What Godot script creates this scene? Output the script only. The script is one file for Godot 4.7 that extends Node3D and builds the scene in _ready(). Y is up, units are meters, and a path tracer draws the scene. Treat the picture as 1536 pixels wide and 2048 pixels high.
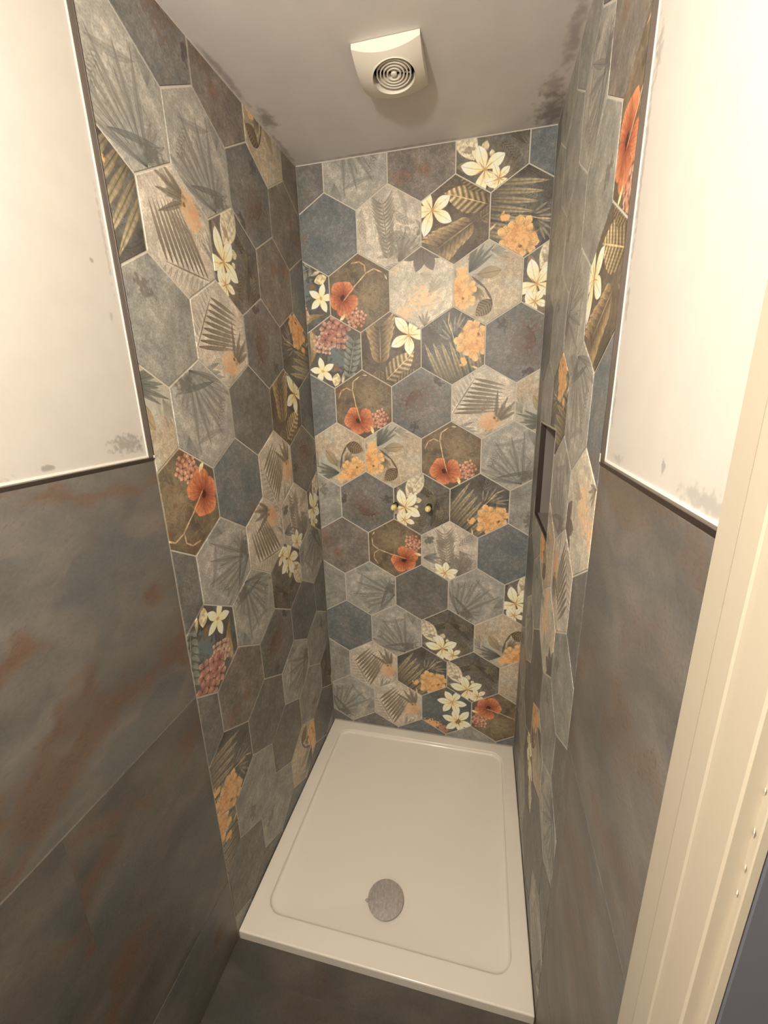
extends Node3D
# A small shower room: three walls of printed hexagon tiles round a white tray, painted plaster and
# large stone tiles in front of them, a domed extractor fan on the ceiling, a bare pendant bulb behind the camera.

# ---------------------------------------------------------------- measures (metres)
const XR := 0.812          # tiled face of the right wall; the left one is x = 0, the back one z = 0
const CEIL := 2.25
const FLOOR := 0.015
const ZB := 0.828          # where the hexagons end
const ZF := 2.25           # wall behind the camera
const RAIL := 1.410        # top of the large tiles
const TW := 0.215          # hexagon width
const S := 0.12413         # hexagon side
const ROW0 := 2.0396       # height of the centres of row 0
const GROUT := 0.0038
const NICHE := Rect2(0.120, 1.122, 0.282, 0.300)   # z, y, length, height
const LAMP := Vector3(0.33, 1.97, 1.64)

var mats := {}
var atlas_tex: ImageTexture
var hex_cache := {}
var taken := {}

func _ready() -> void:
	# ------------------------------------------------------------ camera
	var cam := Camera3D.new()
	cam.name = "camera"
	cam.projection = Camera3D.PROJECTION_PERSPECTIVE
	cam.keep_aspect = Camera3D.KEEP_HEIGHT
	cam.fov = 101.804
	cam.near = 0.01
	cam.far = 50.0
	cam.transform = Transform3D(Basis(Vector3(0.974092, -0.026323, -0.224615), Vector3(-0.036633, 0.961720, -0.271575), Vector3(0.223165, 0.272768, 0.935839)), Vector3(0.63262, 1.51853, 1.52767))
	add_child(cam)
	cam.current = true
	# ------------------------------------------------------------ surroundings and exposure
	var env := Environment.new()
	env.background_mode = Environment.BG_COLOR
	env.background_color = Color(0.02, 0.02, 0.022)
	env.tonemap_mode = Environment.TONE_MAPPER_LINEAR
	env.tonemap_exposure = 1.0
	env.sdfgi_enabled = true
	env.ssao_enabled = true
	env.ssil_enabled = true
	var we := WorldEnvironment.new()
	we.name = "world_environment"
	we.environment = env
	add_child(we)
	# ------------------------------------------------------------ the lamp
	pendant_lamp(LAMP, Color(1.0, 0.968, 0.915), 1.10)
	# ------------------------------------------------------------ materials and prints
	make_materials()
	# ------------------------------------------------------------ structure
	build_shell()
	build_back_wall()
	build_left_wall()
	build_right_wall()
	build_trims()
	build_door()
	# ------------------------------------------------------------ things
	build_tray()
	build_drain()
	build_fan()
	pipe_stub(Vector3(0.3165, 1.1043, 0.0), "left of two capped brass pipe stubs, beside the cream lily on the back wall")
	pipe_stub(Vector3(0.4464, 1.1032, 0.0), "right of two capped brass pipe stubs, on the foliage print of the back wall")

# ================================================================ helpers
func numbered(called: String) -> String:
	taken[called] = taken.get(called, 0) + 1
	return called if taken[called] == 1 else "%s_%03d" % [called, taken[called] - 1]

func thing(called: String, label: String, category: String, at := Vector3.ZERO) -> Node3D:
	var o := Node3D.new()
	o.name = numbered(called)
	add_child(o)
	o.position = at
	o.set_meta("label", label)
	o.set_meta("category", category)
	return o

func structure(called: String, label: String, category: String) -> Node3D:
	var o := thing(called, label, category)
	o.set_meta("kind", "structure")
	return o

func part(called: String, mesh: Mesh, m: Material, parent: Node, label := "") -> MeshInstance3D:
	var o := MeshInstance3D.new()
	o.name = called
	o.mesh = mesh
	o.material_override = m
	o.cast_shadow = GeometryInstance3D.SHADOW_CASTING_SETTING_ON
	parent.add_child(o, true)
	if label:
		o.set_meta("label", label)
	return o

func begin() -> SurfaceTool:
	var st := SurfaceTool.new()
	st.begin(Mesh.PRIMITIVE_TRIANGLES)
	return st

# a triangle turned so that it faces along n (front faces run clockwise)
func tri(st: SurfaceTool, a: Vector3, b: Vector3, c: Vector3, n: Vector3, ua := Vector2.ZERO, ub := Vector2.ZERO, uc := Vector2.ZERO, na := Vector3.ZERO, nb := Vector3.ZERO, nc := Vector3.ZERO) -> void:
	var g := (b - a).cross(c - a)
	if g.length_squared() < 1e-16:
		return
	var order := [[a, ua, na], [b, ub, nb], [c, uc, nc]]
	if g.dot(n) > 0.0:
		order = [[a, ua, na], [c, uc, nc], [b, ub, nb]]
	for o in order:
		var nn: Vector3 = o[2]
		st.set_normal(nn if nn != Vector3.ZERO else n)
		st.set_uv(o[1])
		st.add_vertex(o[0])

func quad(st: SurfaceTool, a: Vector3, b: Vector3, c: Vector3, d: Vector3, n: Vector3) -> void:
	tri(st, a, b, c, n)
	tri(st, a, c, d, n)

# a box between two corners, its uv in metres over its two longest directions
func bx(st: SurfaceTool, lo: Vector3, hi: Vector3, uv_lo := Vector2.ZERO, uv_size := Vector2.ONE, bevel := 0.0) -> void:
	var dirs := [Vector3.RIGHT, Vector3.LEFT, Vector3.UP, Vector3.DOWN, Vector3.BACK, Vector3.FORWARD]
	var mid := (lo + hi) * 0.5
	var h := (hi - lo) * 0.5
	var b := minf(bevel, minf(h.x, minf(h.y, h.z)) * 0.9)
	for n: Vector3 in dirs:
		var t := Vector3(absf(n.y), absf(n.z), absf(n.x))
		var u := Vector3(absf(n.z), absf(n.x), absf(n.y))
		var ext := absf(n.dot(h))
		var tu := t * (t.dot(h) - b)
		var uu := u * (u.dot(h) - b)
		var c := mid + n * ext
		var q := [c - tu - uu, c + tu - uu, c + tu + uu, c - tu + uu]
		var uvs := []
		for v: Vector3 in q:
			var w := Vector2(v.z, v.y)
			if absf(n.z) > 0.5:
				w = Vector2(v.x, v.y)
			elif absf(n.y) > 0.5:
				w = Vector2(v.x, v.z)
			w = (w - uv_lo) / uv_size
			uvs.append(Vector2(w.x, 1.0 - w.y))
		tri(st, q[0], q[1], q[2], n, uvs[0], uvs[1], uvs[2])
		tri(st, q[0], q[2], q[3], n, uvs[0], uvs[2], uvs[3])
	if b <= 0.0:
		return
	for i in 3:
		for sa: float in [-1.0, 1.0]:
			for sb: float in [-1.0, 1.0]:
				var e := Vector3.ZERO; e[i] = 1.0
				var j := (i + 1) % 3
				var k := (i + 2) % 3
				var n1 := Vector3.ZERO; n1[j] = sa
				var n2 := Vector3.ZERO; n2[k] = sb
				var p1 := Vector3.ZERO; p1[j] = sa * h[j]; p1[k] = sb * (h[k] - b)
				var p2 := Vector3.ZERO; p2[j] = sa * (h[j] - b); p2[k] = sb * h[k]
				var l := e * (h[i] - b)
				quad(st, mid + p1 - l, mid + p1 + l, mid + p2 + l, mid + p2 - l, (n1 + n2).normalized())
	for sx: float in [-1.0, 1.0]:
		for sy: float in [-1.0, 1.0]:
			for sz: float in [-1.0, 1.0]:
				var s3 := Vector3(sx, sy, sz)
				tri(st, mid + s3 * Vector3(h.x, h.y - b, h.z - b), mid + s3 * Vector3(h.x - b, h.y, h.z - b), mid + s3 * Vector3(h.x - b, h.y - b, h.z), s3.normalized())

func box_mesh(lo: Vector3, hi: Vector3, bevel := 0.0, uv_lo := Vector2.ZERO, uv_size := Vector2.ONE) -> ArrayMesh:
	var st := begin()
	bx(st, lo, hi, uv_lo, uv_size, bevel)
	return st.commit()

# rings of points joined by quads, normals smoothed along and around; pts[i][j]
func skin(st: SurfaceTool, rings: Array, closed := true) -> void:
	var nr := rings.size()
	var nn: int = rings[0].size()
	var norms := []
	for i in nr:
		var row := PackedVector3Array()
		for j in nn:
			var a: Vector3 = rings[maxi(i - 1, 0)][j]
			var b: Vector3 = rings[mini(i + 1, nr - 1)][j]
			var c: Vector3 = rings[i][(j - 1 + nn) % nn] if closed else rings[i][maxi(j - 1, 0)]
			var d: Vector3 = rings[i][(j + 1) % nn] if closed else rings[i][mini(j + 1, nn - 1)]
			var n := (b - a).cross(d - c)
			row.append(n.normalized() if n.length() > 1e-12 else Vector3.ZERO)
		norms.append(row)
	for i in nr - 1:
		for j in (nn if closed else nn - 1):
			var k := (j + 1) % nn
			var p := [rings[i][j], rings[i + 1][j], rings[i + 1][k], rings[i][k]]
			var q := [norms[i][j], norms[i + 1][j], norms[i + 1][k], norms[i][k]]
			for t in [[0, 1, 2], [0, 2, 3]]:
				var g: Vector3 = (p[t[1]] - p[t[0]]).cross(p[t[2]] - p[t[0]])
				if g.length_squared() < 1e-18:
					continue
				var want: Vector3 = q[t[0]] + q[t[1]] + q[t[2]]
				if want.length() < 1e-6:
					want = g
				tri(st, p[t[0]], p[t[1]], p[t[2]], want.normalized(), Vector2.ZERO, Vector2.ZERO, Vector2.ZERO, q[t[0]], q[t[1]], q[t[2]])

# a profile [radius, height] turned round an axis; every profile step with a sharp bend is doubled by the caller
func lathe(profile: Array, axis := Vector3.UP, at := Vector3.ZERO, sides := 40) -> ArrayMesh:
	var side := Vector3.RIGHT if absf(axis.x) < 0.5 else Vector3.UP
	var u := (side - axis * side.dot(axis)).normalized()
	var w := axis.cross(u)
	var rings := []
	for p in profile:
		var ring := PackedVector3Array()
		for j in sides:
			var a := TAU * j / sides
			ring.append(at + axis * p[1] + (u * cos(a) - w * sin(a)) * p[0])
		rings.append(ring)
	var st := begin()
	skin(st, rings)
	return st.commit()

# a profile of 2-D points extruded between two positions: p -> base + ax * p.x + ay * p.y
func extrude(points: PackedVector2Array, base: Vector3, ax: Vector3, ay: Vector3, along: Vector3) -> ArrayMesh:
	var st := begin()
	var n := points.size()
	var cw := Geometry2D.is_polygon_clockwise(points)
	for i in n:
		var a := points[i]
		var b := points[(i + 1) % n]
		var d := (b - a).normalized()
		var o := Vector2(d.y, -d.x) * (-1.0 if cw else 1.0)
		var pa := base + ax * a.x + ay * a.y
		var pb := base + ax * b.x + ay * b.y
		quad(st, pa, pb, pb + along, pa + along, ax * o.x + ay * o.y)
	var idx := Geometry2D.triangulate_polygon(points)
	for k in range(0, idx.size(), 3):
		var t := []
		for m in 3:
			var q := points[idx[k + m]]
			t.append(base + ax * q.x + ay * q.y)
		tri(st, t[0], t[1], t[2], -along.normalized())
		tri(st, t[0] + along, t[1] + along, t[2] + along, along.normalized())
	return st.commit()

# ================================================================ materials
func plain(c: Color, rough := 0.6, metal := 0.0) -> StandardMaterial3D:
	var m := StandardMaterial3D.new()
	m.albedo_color = c
	m.roughness = rough
	m.metallic = metal
	return m

func textured(img: Image, rough := 0.6) -> StandardMaterial3D:
	var m := StandardMaterial3D.new()
	m.albedo_texture = ImageTexture.create_from_image(img)
	m.roughness = rough
	return m

func noise(sd: int, freq: float, oct := 4, kind := FastNoiseLite.TYPE_SIMPLEX_SMOOTH) -> FastNoiseLite:
	var n := FastNoiseLite.new()
	n.seed = sd
	n.noise_type = kind
	n.frequency = freq
	n.fractal_octaves = oct
	return n

func make_materials() -> void:
	var grain := noise(71, 0.09, 4)
	var gi := grain.get_seamless_image(256, 256)
	gi.convert(Image.FORMAT_RGBA8)
	gi.bump_map_to_normal_map(1.0)
	var gt := ImageTexture.create_from_image(gi)
	# printed porcelain
	paint_atlas()
	var pm := StandardMaterial3D.new()
	pm.albedo_texture = atlas_tex
	pm.roughness = 0.46
	mats.print = pm
	mats.grout = plain(Color(0.82, 0.79, 0.74), 0.9)
	# large stone tiles: long rusty clouds on grey
	for k in 4:
		var plate := stone_plate(640, 320, 200 + 17 * k, 0.9 if k < 2 else 0.4, [0.04, -0.015, 0.035, 0.03][k])
		var m := textured(plate, 0.44)
		var rough := plate.duplicate() as Image
		rough.convert(Image.FORMAT_RGBA8)
		rough.bump_map_to_normal_map(6.0)
		m.normal_enabled = true
		m.normal_texture = ImageTexture.create_from_image(rough)
		m.normal_scale = 0.5
		mats["stone%d" % k] = m
	mats.tile_edge = plain(Color(0.42, 0.39, 0.36), 0.6)
	var fl := textured(stone_plate(512, 256, 333, 0.4, 0.03), 0.5)
	fl.albedo_color = Color(0.72, 0.70, 0.68)
	mats.floor = fl
	# painted plaster
	var pr := StandardMaterial3D.new()
	pr.albedo_color = Color(0.86, 0.84, 0.80)
	pr.roughness = 0.85
	pr.normal_enabled = true
	pr.normal_texture = gt
	pr.normal_scale = 0.12
	pr.uv1_triplanar = true
	pr.uv1_world_triplanar = true
	pr.uv1_scale = Vector3(3, 3, 3)
	mats.paint = pr
	mats.paint_left = textured(painted_panel(true), 0.85)
	mats.paint_right = textured(painted_panel(false), 0.85)
	mats.ceiling = textured(painted_ceiling(), 0.85)
	mats.gloss = plain(Color(0.72, 0.68, 0.61), 0.6)
	mats.caulk = plain(Color(0.93, 0.91, 0.87), 0.55)
	mats.steel = plain(Color(0.47, 0.44, 0.42), 0.42, 1.0)
	mats.bronze = plain(Color(0.20, 0.15, 0.12), 0.5)
	mats.liner = plain(Color(0.50, 0.47, 0.45), 0.55)
	mats.acrylic = plain(Color(0.95, 0.92, 0.87), 0.13)
	mats.plastic = plain(Color(0.92, 0.89, 0.84), 0.35)
	mats.dark = plain(Color(0.10, 0.09, 0.10), 0.7)
	mats.brass = plain(Color(0.78, 0.62, 0.34), 0.3, 1.0)
	mats.cap = plain(Color(0.97, 0.90, 0.62), 0.35)
	mats.navy = plain(Color(0.37, 0.375, 0.41), 0.6)
	mats.drain = textured(brushed_disc(), 0.42)
	mats.drain.metallic = 0.45
	mats.rust_wood = plain(Color(0.45, 0.30, 0.20), 0.8)

func mixc(a: Color, b: Color, t: float) -> Color:
	return a.lerp(b, clampf(t, 0.0, 1.0))

# grey stone with clouds of rust
func stone_plate(w: int, h: int, sd: int, rusty: float, lighter: float) -> Image:
	var big := noise(sd, 1.0, 4)
	var rust := noise(sd + 1, 1.0, 5)
	var cloud := noise(sd + 2, 1.0, 5)
	var fine := noise(sd + 3, 1.0, 4)
	var img := Image.create_empty(w, h, false, Image.FORMAT_RGB8)
	for y in h:
		for x in w:
			var u := float(x) / w
			var v := float(y) / h
			var warp := big.get_noise_2d(u * 3.0, v * 2.0) * 0.5
			var a := cloud.get_noise_2d(u * 4.0 + warp, v * 3.4 + warp)
			var r := rust.get_noise_2d(u * 3.0 + warp, v * 2.8 - warp)
			var f := fine.get_noise_2d(u * 130.0, v * 80.0)
			var m := fine.get_noise_2d(u * 16.0 + 40.0, v * 12.0)
			var lift := lighter
			var c := mixc(Color(0.365 + lift, 0.355 + lift, 0.34 + lift), Color(0.48 + lift, 0.455 + lift, 0.425 + lift), a * 0.9 + 0.5 + m * 0.35)
			c = mixc(c, Color(0.46, 0.35, 0.28), smoothstep(0.0, 0.45, r + m * 0.2) * 0.75 * rusty)
			c = mixc(c, Color(0.37, 0.385, 0.39), smoothstep(0.10, 0.5, -r) * 0.45)
			var sp := smoothstep(0.25, 0.6, f + r * 0.4 + m * 0.4)
			c = mixc(c, Color(0.27, 0.23, 0.20), sp * 0.3)
			var g := 1.0 + f * 0.09
			img.set_pixel(x, y, Color(c.r * g, c.g * g, c.b * g))
	return img

# painted plaster with the grout smears and knocks that the photograph shows, in place
func painted_panel(left: bool) -> Image:
	var w := 384
	var h := 640
	var n1 := noise(11 if left else 12, 0.02, 4)
	var n2 := noise(13, 0.10, 4)
	var img := Image.create_empty(w, h, false, Image.FORMAT_RGB8)
	# u: 0 at the hexagons' edge (z = 0.83) to 1 at z = 1.33; v: 0 at the ceiling to 1 at the rail
	var marks := []
	if left:
		marks = [[0.09, 0.962, 0.075, 0.022, 0.55], [0.03, 0.975, 0.02, 0.012, 0.4], [0.40, 0.985, 0.03, 0.006, 0.6], [0.09, 0.60, 0.010, 0.005, 0.6], [0.05, 0.70, 0.006, 0.010, 0.35], [0.02, 0.55, 0.006, 0.10, 0.25], [0.62, 0.99, 0.12, 0.006, 0.3]]
	else:
		marks = [[0.02, 0.55, 0.012, 0.16, 0.40], [0.04, 0.42, 0.022, 0.030, 0.40], [0.03, 0.74, 0.012, 0.035, 0.35], [0.62, 0.985, 0.12, 0.014, 0.35], [0.42, 0.968, 0.010, 0.010, 0.5], [0.02, 0.90, 0.010, 0.05, 0.35], [0.25, 0.44, 0.005, 0.004, 0.6], [0.12, 0.985, 0.05, 0.008, 0.3]]
	for y in h:
		for x in w:
			var u := (x + 0.5) / w
			var v := (y + 0.5) / h
			var c := Color(0.795, 0.77, 0.735)
			var a := n1.get_noise_2d(x, y) * 0.012
			c = Color(c.r + a, c.g + a, c.b + a)
			var e := n2.get_noise_2d(x, y)
			for m in marks:
				var d := Vector2((u - m[0]) / m[2], (v - m[1]) / m[3])
				var k: float = smoothstep(1.15, 0.35, d.length() + e * 0.9) * m[4]
				c = mixc(c, Color(0.52, 0.50, 0.48), k)
			img.set_pixel(x, y, c)
	return img

# matt ceiling with grey grout smears along the tiled edges
func painted_ceiling() -> Image:
	var w := 512
	var h := 512
	var n1 := noise(31, 0.012, 4)
	var n2 := noise(32, 0.05, 4)
	var img := Image.create_empty(w, h, false, Image.FORMAT_RGB8)
	# u: x from 0 to XR, v: z from 0 to 0.85 (repeats further on); smears: x, z, half sizes, strength
	var marks := [[0.028, 0.24, 0.022, 0.045, 0.55], [0.008, 0.40, 0.010, 0.10, 0.4], [0.006, 0.10, 0.008, 0.10, 0.35], [0.79, 0.06, 0.045, 0.075, 0.6], [0.775, 0.16, 0.030, 0.05, 0.35], [0.795, 0.32, 0.016, 0.10, 0.35], [0.30, 0.006, 0.25, 0.006, 0.3]]
	for y in h:
		for x in w:
			var px := (x + 0.5) / w * XR
			var pz := (y + 0.5) / h * 0.85
			var a := n1.get_noise_2d(x, y) * 0.02
			var c := Color(0.87 + a, 0.85 + a, 0.84 + a)
			var e := n2.get_noise_2d(x, y)
			for m in marks:
				var d := Vector2((px - m[0]) / m[2], (pz - m[1]) / m[3])
				var k: float = smoothstep(1.35, 0.2, d.length() + e * 0.7) * m[4]
				c = mixc(c, Color(0.46, 0.43, 0.43), k)
			img.set_pixel(x, y, c)
	return img

func brushed_disc() -> Image:
	var n := noise(51, 0.02, 3)
	var n2 := noise(52, 0.06, 4)
	var img := Image.create_empty(128, 128, false, Image.FORMAT_RGB8)
	for y in 128:
		for x in 128:
			var g := 0.78 + n.get_noise_2d(x * 14.0, y * 1.2) * 0.10 + n2.get_noise_2d(x, y) * 0.07
			img.set_pixel(x, y, Color(g, g * 0.96, g * 0.93))
	return img

# ================================================================ the tile prints: one atlas, a cell for each design
const CELL := 336
const COLS := 5
const ROWS := 4
const KINDS := "SARMNBVCDEFGHIJKL"
const HALF := 1.07                       # a cell spans -HALF .. HALF sides of a hexagon
var px_data: PackedByteArray
var cell_x := 0
var cell_y := 0
var aged: PackedByteArray                # grain that lets the stone show through the print
var rng := RandomNumberGenerator.new()

func paint_atlas() -> void:
	rng.seed = 4711
	var ag := noise(61, 0.05, 5).get_image(CELL, CELL)
	aged = ag.get_data()
	px_data = PackedByteArray()
	px_data.resize(CELL * COLS * CELL * ROWS * 3)
	for i in KINDS.length():
		cell_x = (i % COLS) * CELL
		cell_y = int(i / float(COLS)) * CELL
		paint_kind(KINDS[i], 900 + i * 10)
	var img := Image.create_from_data(CELL * COLS, CELL * ROWS, false, Image.FORMAT_RGB8, px_data)
	img.adjust_bcs(1.19, 1.14, 0.78)
	atlas_tex = ImageTexture.create_from_image(img)

# the stone under the print: two tones, patches of a third, mottling, thin dark veins, grain
func stone(sd: int, a: Color, b: Color, patch: Color, from: float, strength: float, scale := 1.0) -> void:
	var d1 := noise(sd, 0.006 * scale, 4).get_image(CELL, CELL).get_data()
	var d2 := noise(sd + 1, 0.0065 * scale, 5).get_image(CELL, CELL).get_data()
	var d3 := noise(sd + 2, 0.13, 3).get_image(CELL, CELL).get_data()
	var d4 := noise(sd + 3, 0.036, 5).get_image(CELL, CELL).get_data()
	var i := 0
	for y in CELL:
		var o := ((cell_y + y) * CELL * COLS + cell_x) * 3
		for x in CELL:
			var t := d1[i] / 255.0
			var mot := d4[i] / 255.0
			var p := clampf((d2[i] / 255.0 - from + (mot - 0.5) * 0.25) * 3.2, 0.0, 1.0) * strength
			var g := (0.89 + d3[i] * (0.22 / 255.0)) * (0.90 + 0.20 * mot)
			var vn := absf(mot - 0.5) * 26.0
			if vn < 1.0 and t > 0.45:
				g *= 0.88 + 0.12 * vn
			var r := (a.r + (b.r - a.r) * t)
			var gg := (a.g + (b.g - a.g) * t)
			var bb := (a.b + (b.b - a.b) * t)
			px_data[o] = int(clampf((r + (patch.r - r) * p) * g, 0.0, 1.0) * 255.0)
			px_data[o + 1] = int(clampf((gg + (patch.g - gg) * p) * g, 0.0, 1.0) * 255.0)
			px_data[o + 2] = int(clampf((bb + (patch.b - bb) * p) * g, 0.0, 1.0) * 255.0)
			o += 3
			i += 1

# one petal, leaflet, blade or patch of leaf: from (x, y) along ang (degrees), len long, wid half-wide;
# bulge > 1 is widest towards the tip; ribs: printed side veins
var bend := 0.0                          # how far the next leaves curve aside, in parts of their length

func leaf(x: float, y: float, ang: float, len: float, wid: float, c1: Color, c2: Color, al := 1.0, bulge := 1.0, ribs := 0.0, vein := 0.0) -> void:
	var sc := CELL / (2.0 * HALF)
	var ca := cos(deg_to_rad(ang))
	var sa := sin(deg_to_rad(ang))
	var L := len * sc
	var W := maxf(wid * sc, 0.6)
	var cx := (x + HALF) * sc
	var cy := (HALF - y) * sc
	var ex := cx + ca * L
	var ey := cy - sa * L
	var B := absf(bend) * L
	var y0 := maxi(int(minf(cy, ey) - W - B - 1), 0)
	var y1 := mini(int(maxf(cy, ey) + W + B + 1), CELL - 1)
	for py in range(y0, y1 + 1):
		var dy := cy - py - 0.5
		var xa := minf(cx, ex) - W - B - 1.0
		var xb := maxf(cx, ex) + W + B + 1.0
		if absf(sa) > 0.05:
			var m1 := cx + (dy * ca - W - B - 1.0) / sa
			var m2 := cx + (dy * ca + W + B + 1.0) / sa
			xa = maxf(xa, minf(m1, m2))
			xb = minf(xb, maxf(m1, m2))
		for pxx in range(maxi(int(xa), 0), mini(int(xb) + 1, CELL - 1) + 1):
			var dx := pxx + 0.5 - cx
			var u := (dx * ca + dy * sa) / L
			if u <= 0.0 or u >= 1.0:
				continue
			var v := dx * sa - dy * ca + bend * L * 4.0 * u * (1.0 - u)
			var ub := pow(u, bulge)
			var w := W * 4.0 * ub * (1.0 - ub)
			var edge := w - absf(v) + 0.5
			if edge <= 0.0:
				continue
			var i := py * CELL + pxx
			var ag := aged[i] / 255.0
			var k := al * minf(edge, 1.0) * (0.62 + 0.5 * ag)
			var tone := u
			var sh := (0.92 + 0.16 * ag) * (0.97 + 0.05 * sin(v * 1.1 + u * 3.0))
			if W > 4.0:
				sh *= 0.74 + 0.26 * minf(edge * 0.35, 1.0)
			if ribs > 0.0:
				var q := fposmod(u * ribs - absf(v) / W * 1.4, 1.0)
				sh *= 0.62 + 0.55 * absf(q * 2.0 - 1.0)
			if vein > 0.0 and absf(v) < vein * sc:
				sh *= 0.7
			k = minf(k, 1.0)
			var o := ((cell_y + py) * CELL * COLS + cell_x + pxx) * 3
			px_data[o] = int(clampf(px_data[o] + ((c1.r + (c2.r - c1.r) * tone) * sh * 255.0 - px_data[o]) * k, 0.0, 255.0))
			px_data[o + 1] = int(clampf(px_data[o + 1] + ((c1.g + (c2.g - c1.g) * tone) * sh * 255.0 - px_data[o + 1]) * k, 0.0, 255.0))
			px_data[o + 2] = int(clampf(px_data[o + 2] + ((c1.b + (c2.b - c1.b) * tone) * sh * 255.0 - px_data[o + 2]) * k, 0.0, 255.0))

# a soft cloud of colour with a ragged edge
func blot(x: float, y: float, rx: float, ry: float, c: Color, al := 1.0, ragged := 0.6) -> void:
	var sc := CELL / (2.0 * HALF)
	var cx := (x + HALF) * sc
	var cy := (HALF - y) * sc
	for py in range(maxi(int(cy - ry * sc * 1.4), 0), mini(int(cy + ry * sc * 1.4), CELL - 1) + 1):
		for pxx in range(maxi(int(cx - rx * sc * 1.4), 0), mini(int(cx + rx * sc * 1.4), CELL - 1) + 1):
			var dx := (pxx - cx) / (rx * sc)
			var dy := (py - cy) / (ry * sc)
			var i := py * CELL + pxx
			var d := sqrt(dx * dx + dy * dy) + (aged[i] / 255.0 - 0.5) * ragged * 2.0
			var k := clampf((1.0 - d) * 3.0, 0.0, 1.0) * al
			if k <= 0.0:
				continue
			var o := ((cell_y + py) * CELL * COLS + cell_x + pxx) * 3
			px_data[o] = int(px_data[o] + (c.r * 255.0 - px_data[o]) * k)
			px_data[o + 1] = int(px_data[o + 1] + (c.g * 255.0 - px_data[o + 1]) * k)
			px_data[o + 2] = int(px_data[o + 2] + (c.b * 255.0 - px_data[o + 2]) * k)

func stroke(points: Array, wid: float, c: Color, al := 1.0) -> void:
	for i in points.size() - 1:
		var a: Vector2 = points[i]
		var b: Vector2 = points[i + 1]
		var d := b - a
		leaf(a.x - d.x * 0.15, a.y - d.y * 0.15, rad_to_deg(d.angle()), d.length() * 1.3, wid, c, c, al)

# feather of leaflets on a stem
func fern(x: float, y: float, ang: float, len: float, n: int, ll: float, lw: float, c1: Color, c2: Color, al := 1.0, open := 48.0, sides := 3) -> void:
	var d := Vector2.from_angle(deg_to_rad(ang))
	for i in n:
		var t := (i + 0.5) / n
		var p := Vector2(x, y) + d * len * t
		var l := ll * (0.55 + 0.9 * t * (1.35 - t)) * rng.randf_range(0.9, 1.08)
		bend = 0.09
		if sides & 1:
			leaf(p.x, p.y, ang + open + 8.0 * t, l, lw, c1, c2, al, 0.9)
		bend = -0.09
		if sides & 2:
			leaf(p.x, p.y, ang - open - 8.0 * t, l, lw, c1, c2, al, 0.9)
	bend = 0.0
	leaf(x, y, ang, len * 1.12, 0.016, c2, c1, al)

# overlapping leaves strewn over part of the tile
func foliage(n: int, x0: float, x1: float, y0: float, y1: float, c1: Color, c2: Color, al := 0.7, big := 0.8) -> void:
	for i in n:
		var a := rng.randf_range(0, 360)
		var x := rng.randf_range(x0, x1)
		var y := rng.randf_range(y0, y1)
		var t := rng.randf()
		bend = rng.randf_range(-0.12, 0.12)
		var ca := mixc(c1, c2, t)
		var cb := mixc(c1, c2, clampf(t + rng.randf_range(-0.5, 0.5), 0.0, 1.0))
		match rng.randi() % 3:
			0:
				leaf(x, y, a, big * rng.randf_range(0.6, 1.0), 0.13 * big, ca, cb, al, 0.9, 8.0, 0.007)
			1:
				for k in 5:
					leaf(x, y, a + k * 13.0, big * rng.randf_range(0.5, 0.9), 0.035, ca, cb, al, 0.85, 0.0, 0.005)
			2:
				leaf(x, y, a, big * rng.randf_range(0.7, 1.1), 0.06, ca, cb, al, 0.9, 0.0, 0.006)
	bend = 0.0

# blades spread from one point
func palm(x: float, y: float, from: float, to: float, n: int, len: float, wid: float, c1: Color, c2: Color, al := 1.0) -> void:
	for i in n:
		var t := i / maxf(n - 1, 1)
		leaf(x, y, lerpf(from, to, t) + rng.randf_range(-3, 3), len * rng.randf_range(0.75, 1.05), wid, c1, c2, al, 0.85, 0.0, 0.006)

func lily(x: float, y: float, r: float, turn: float, n := 5) -> void:
	for i in n:
		var a := turn + 360.0 * i / n + rng.randf_range(-9, 9)
		bend = rng.randf_range(-0.05, 0.05)
		leaf(x, y, a, r * rng.randf_range(0.92, 1.12), r * 0.25, Color(0.90, 0.76, 0.55), Color(0.97, 0.91, 0.79), 1.35, 1.15, 0.0, 0.004)
	bend = 0.0
	for i in 5:
		leaf(x, y, turn + 30.0 + i * 67.0, r * 0.42, 0.010, Color(0.50, 0.34, 0.20), Color(0.70, 0.50, 0.30), 0.8)
	blot(x, y, r * 0.10, r * 0.10, Color(0.75, 0.58, 0.34), 0.7, 0.3)

func star(x: float, y: float, r: float, turn: float) -> void:
	for i in 5:
		leaf(x, y, turn + 72.0 * i, r, r * 0.24, Color(0.93, 0.82, 0.58), Color(0.98, 0.93, 0.79), 1.35, 1.0)
	blot(x, y, r * 0.14, r * 0.14, Color(0.74, 0.58, 0.32), 0.8, 0.3)

func hibiscus(x: float, y: float, r: float, turn: float) -> void:
	for i in 5:
		var a := turn + 72.0 * i + rng.randf_range(-8, 8)
		var rr := r * rng.randf_range(0.85, 1.12)
		bend = rng.randf_range(-0.08, 0.08)
		leaf(x, y, a, rr, r * 0.44, Color(0.52, 0.25, 0.16), Color(0.83, 0.52, 0.35), 1.15, 1.5)
		for k in 7:
			leaf(x, y, a - 24.0 + 8.0 * k, rr * rng.randf_range(0.6, 0.95), 0.011, Color(0.40, 0.17, 0.12), Color(0.68, 0.35, 0.22), 0.5)
		for k in 3:
			leaf(x, y, a - 18.0 + 18.0 * k, rr * 0.98, 0.020, Color(0.62, 0.30, 0.20), Color(0.88, 0.60, 0.42), 0.5, 1.4)
	bend = 0.0
	blot(x, y, r * 0.17, r * 0.17, Color(0.29, 0.15, 0.12), 0.85, 0.5)

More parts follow.
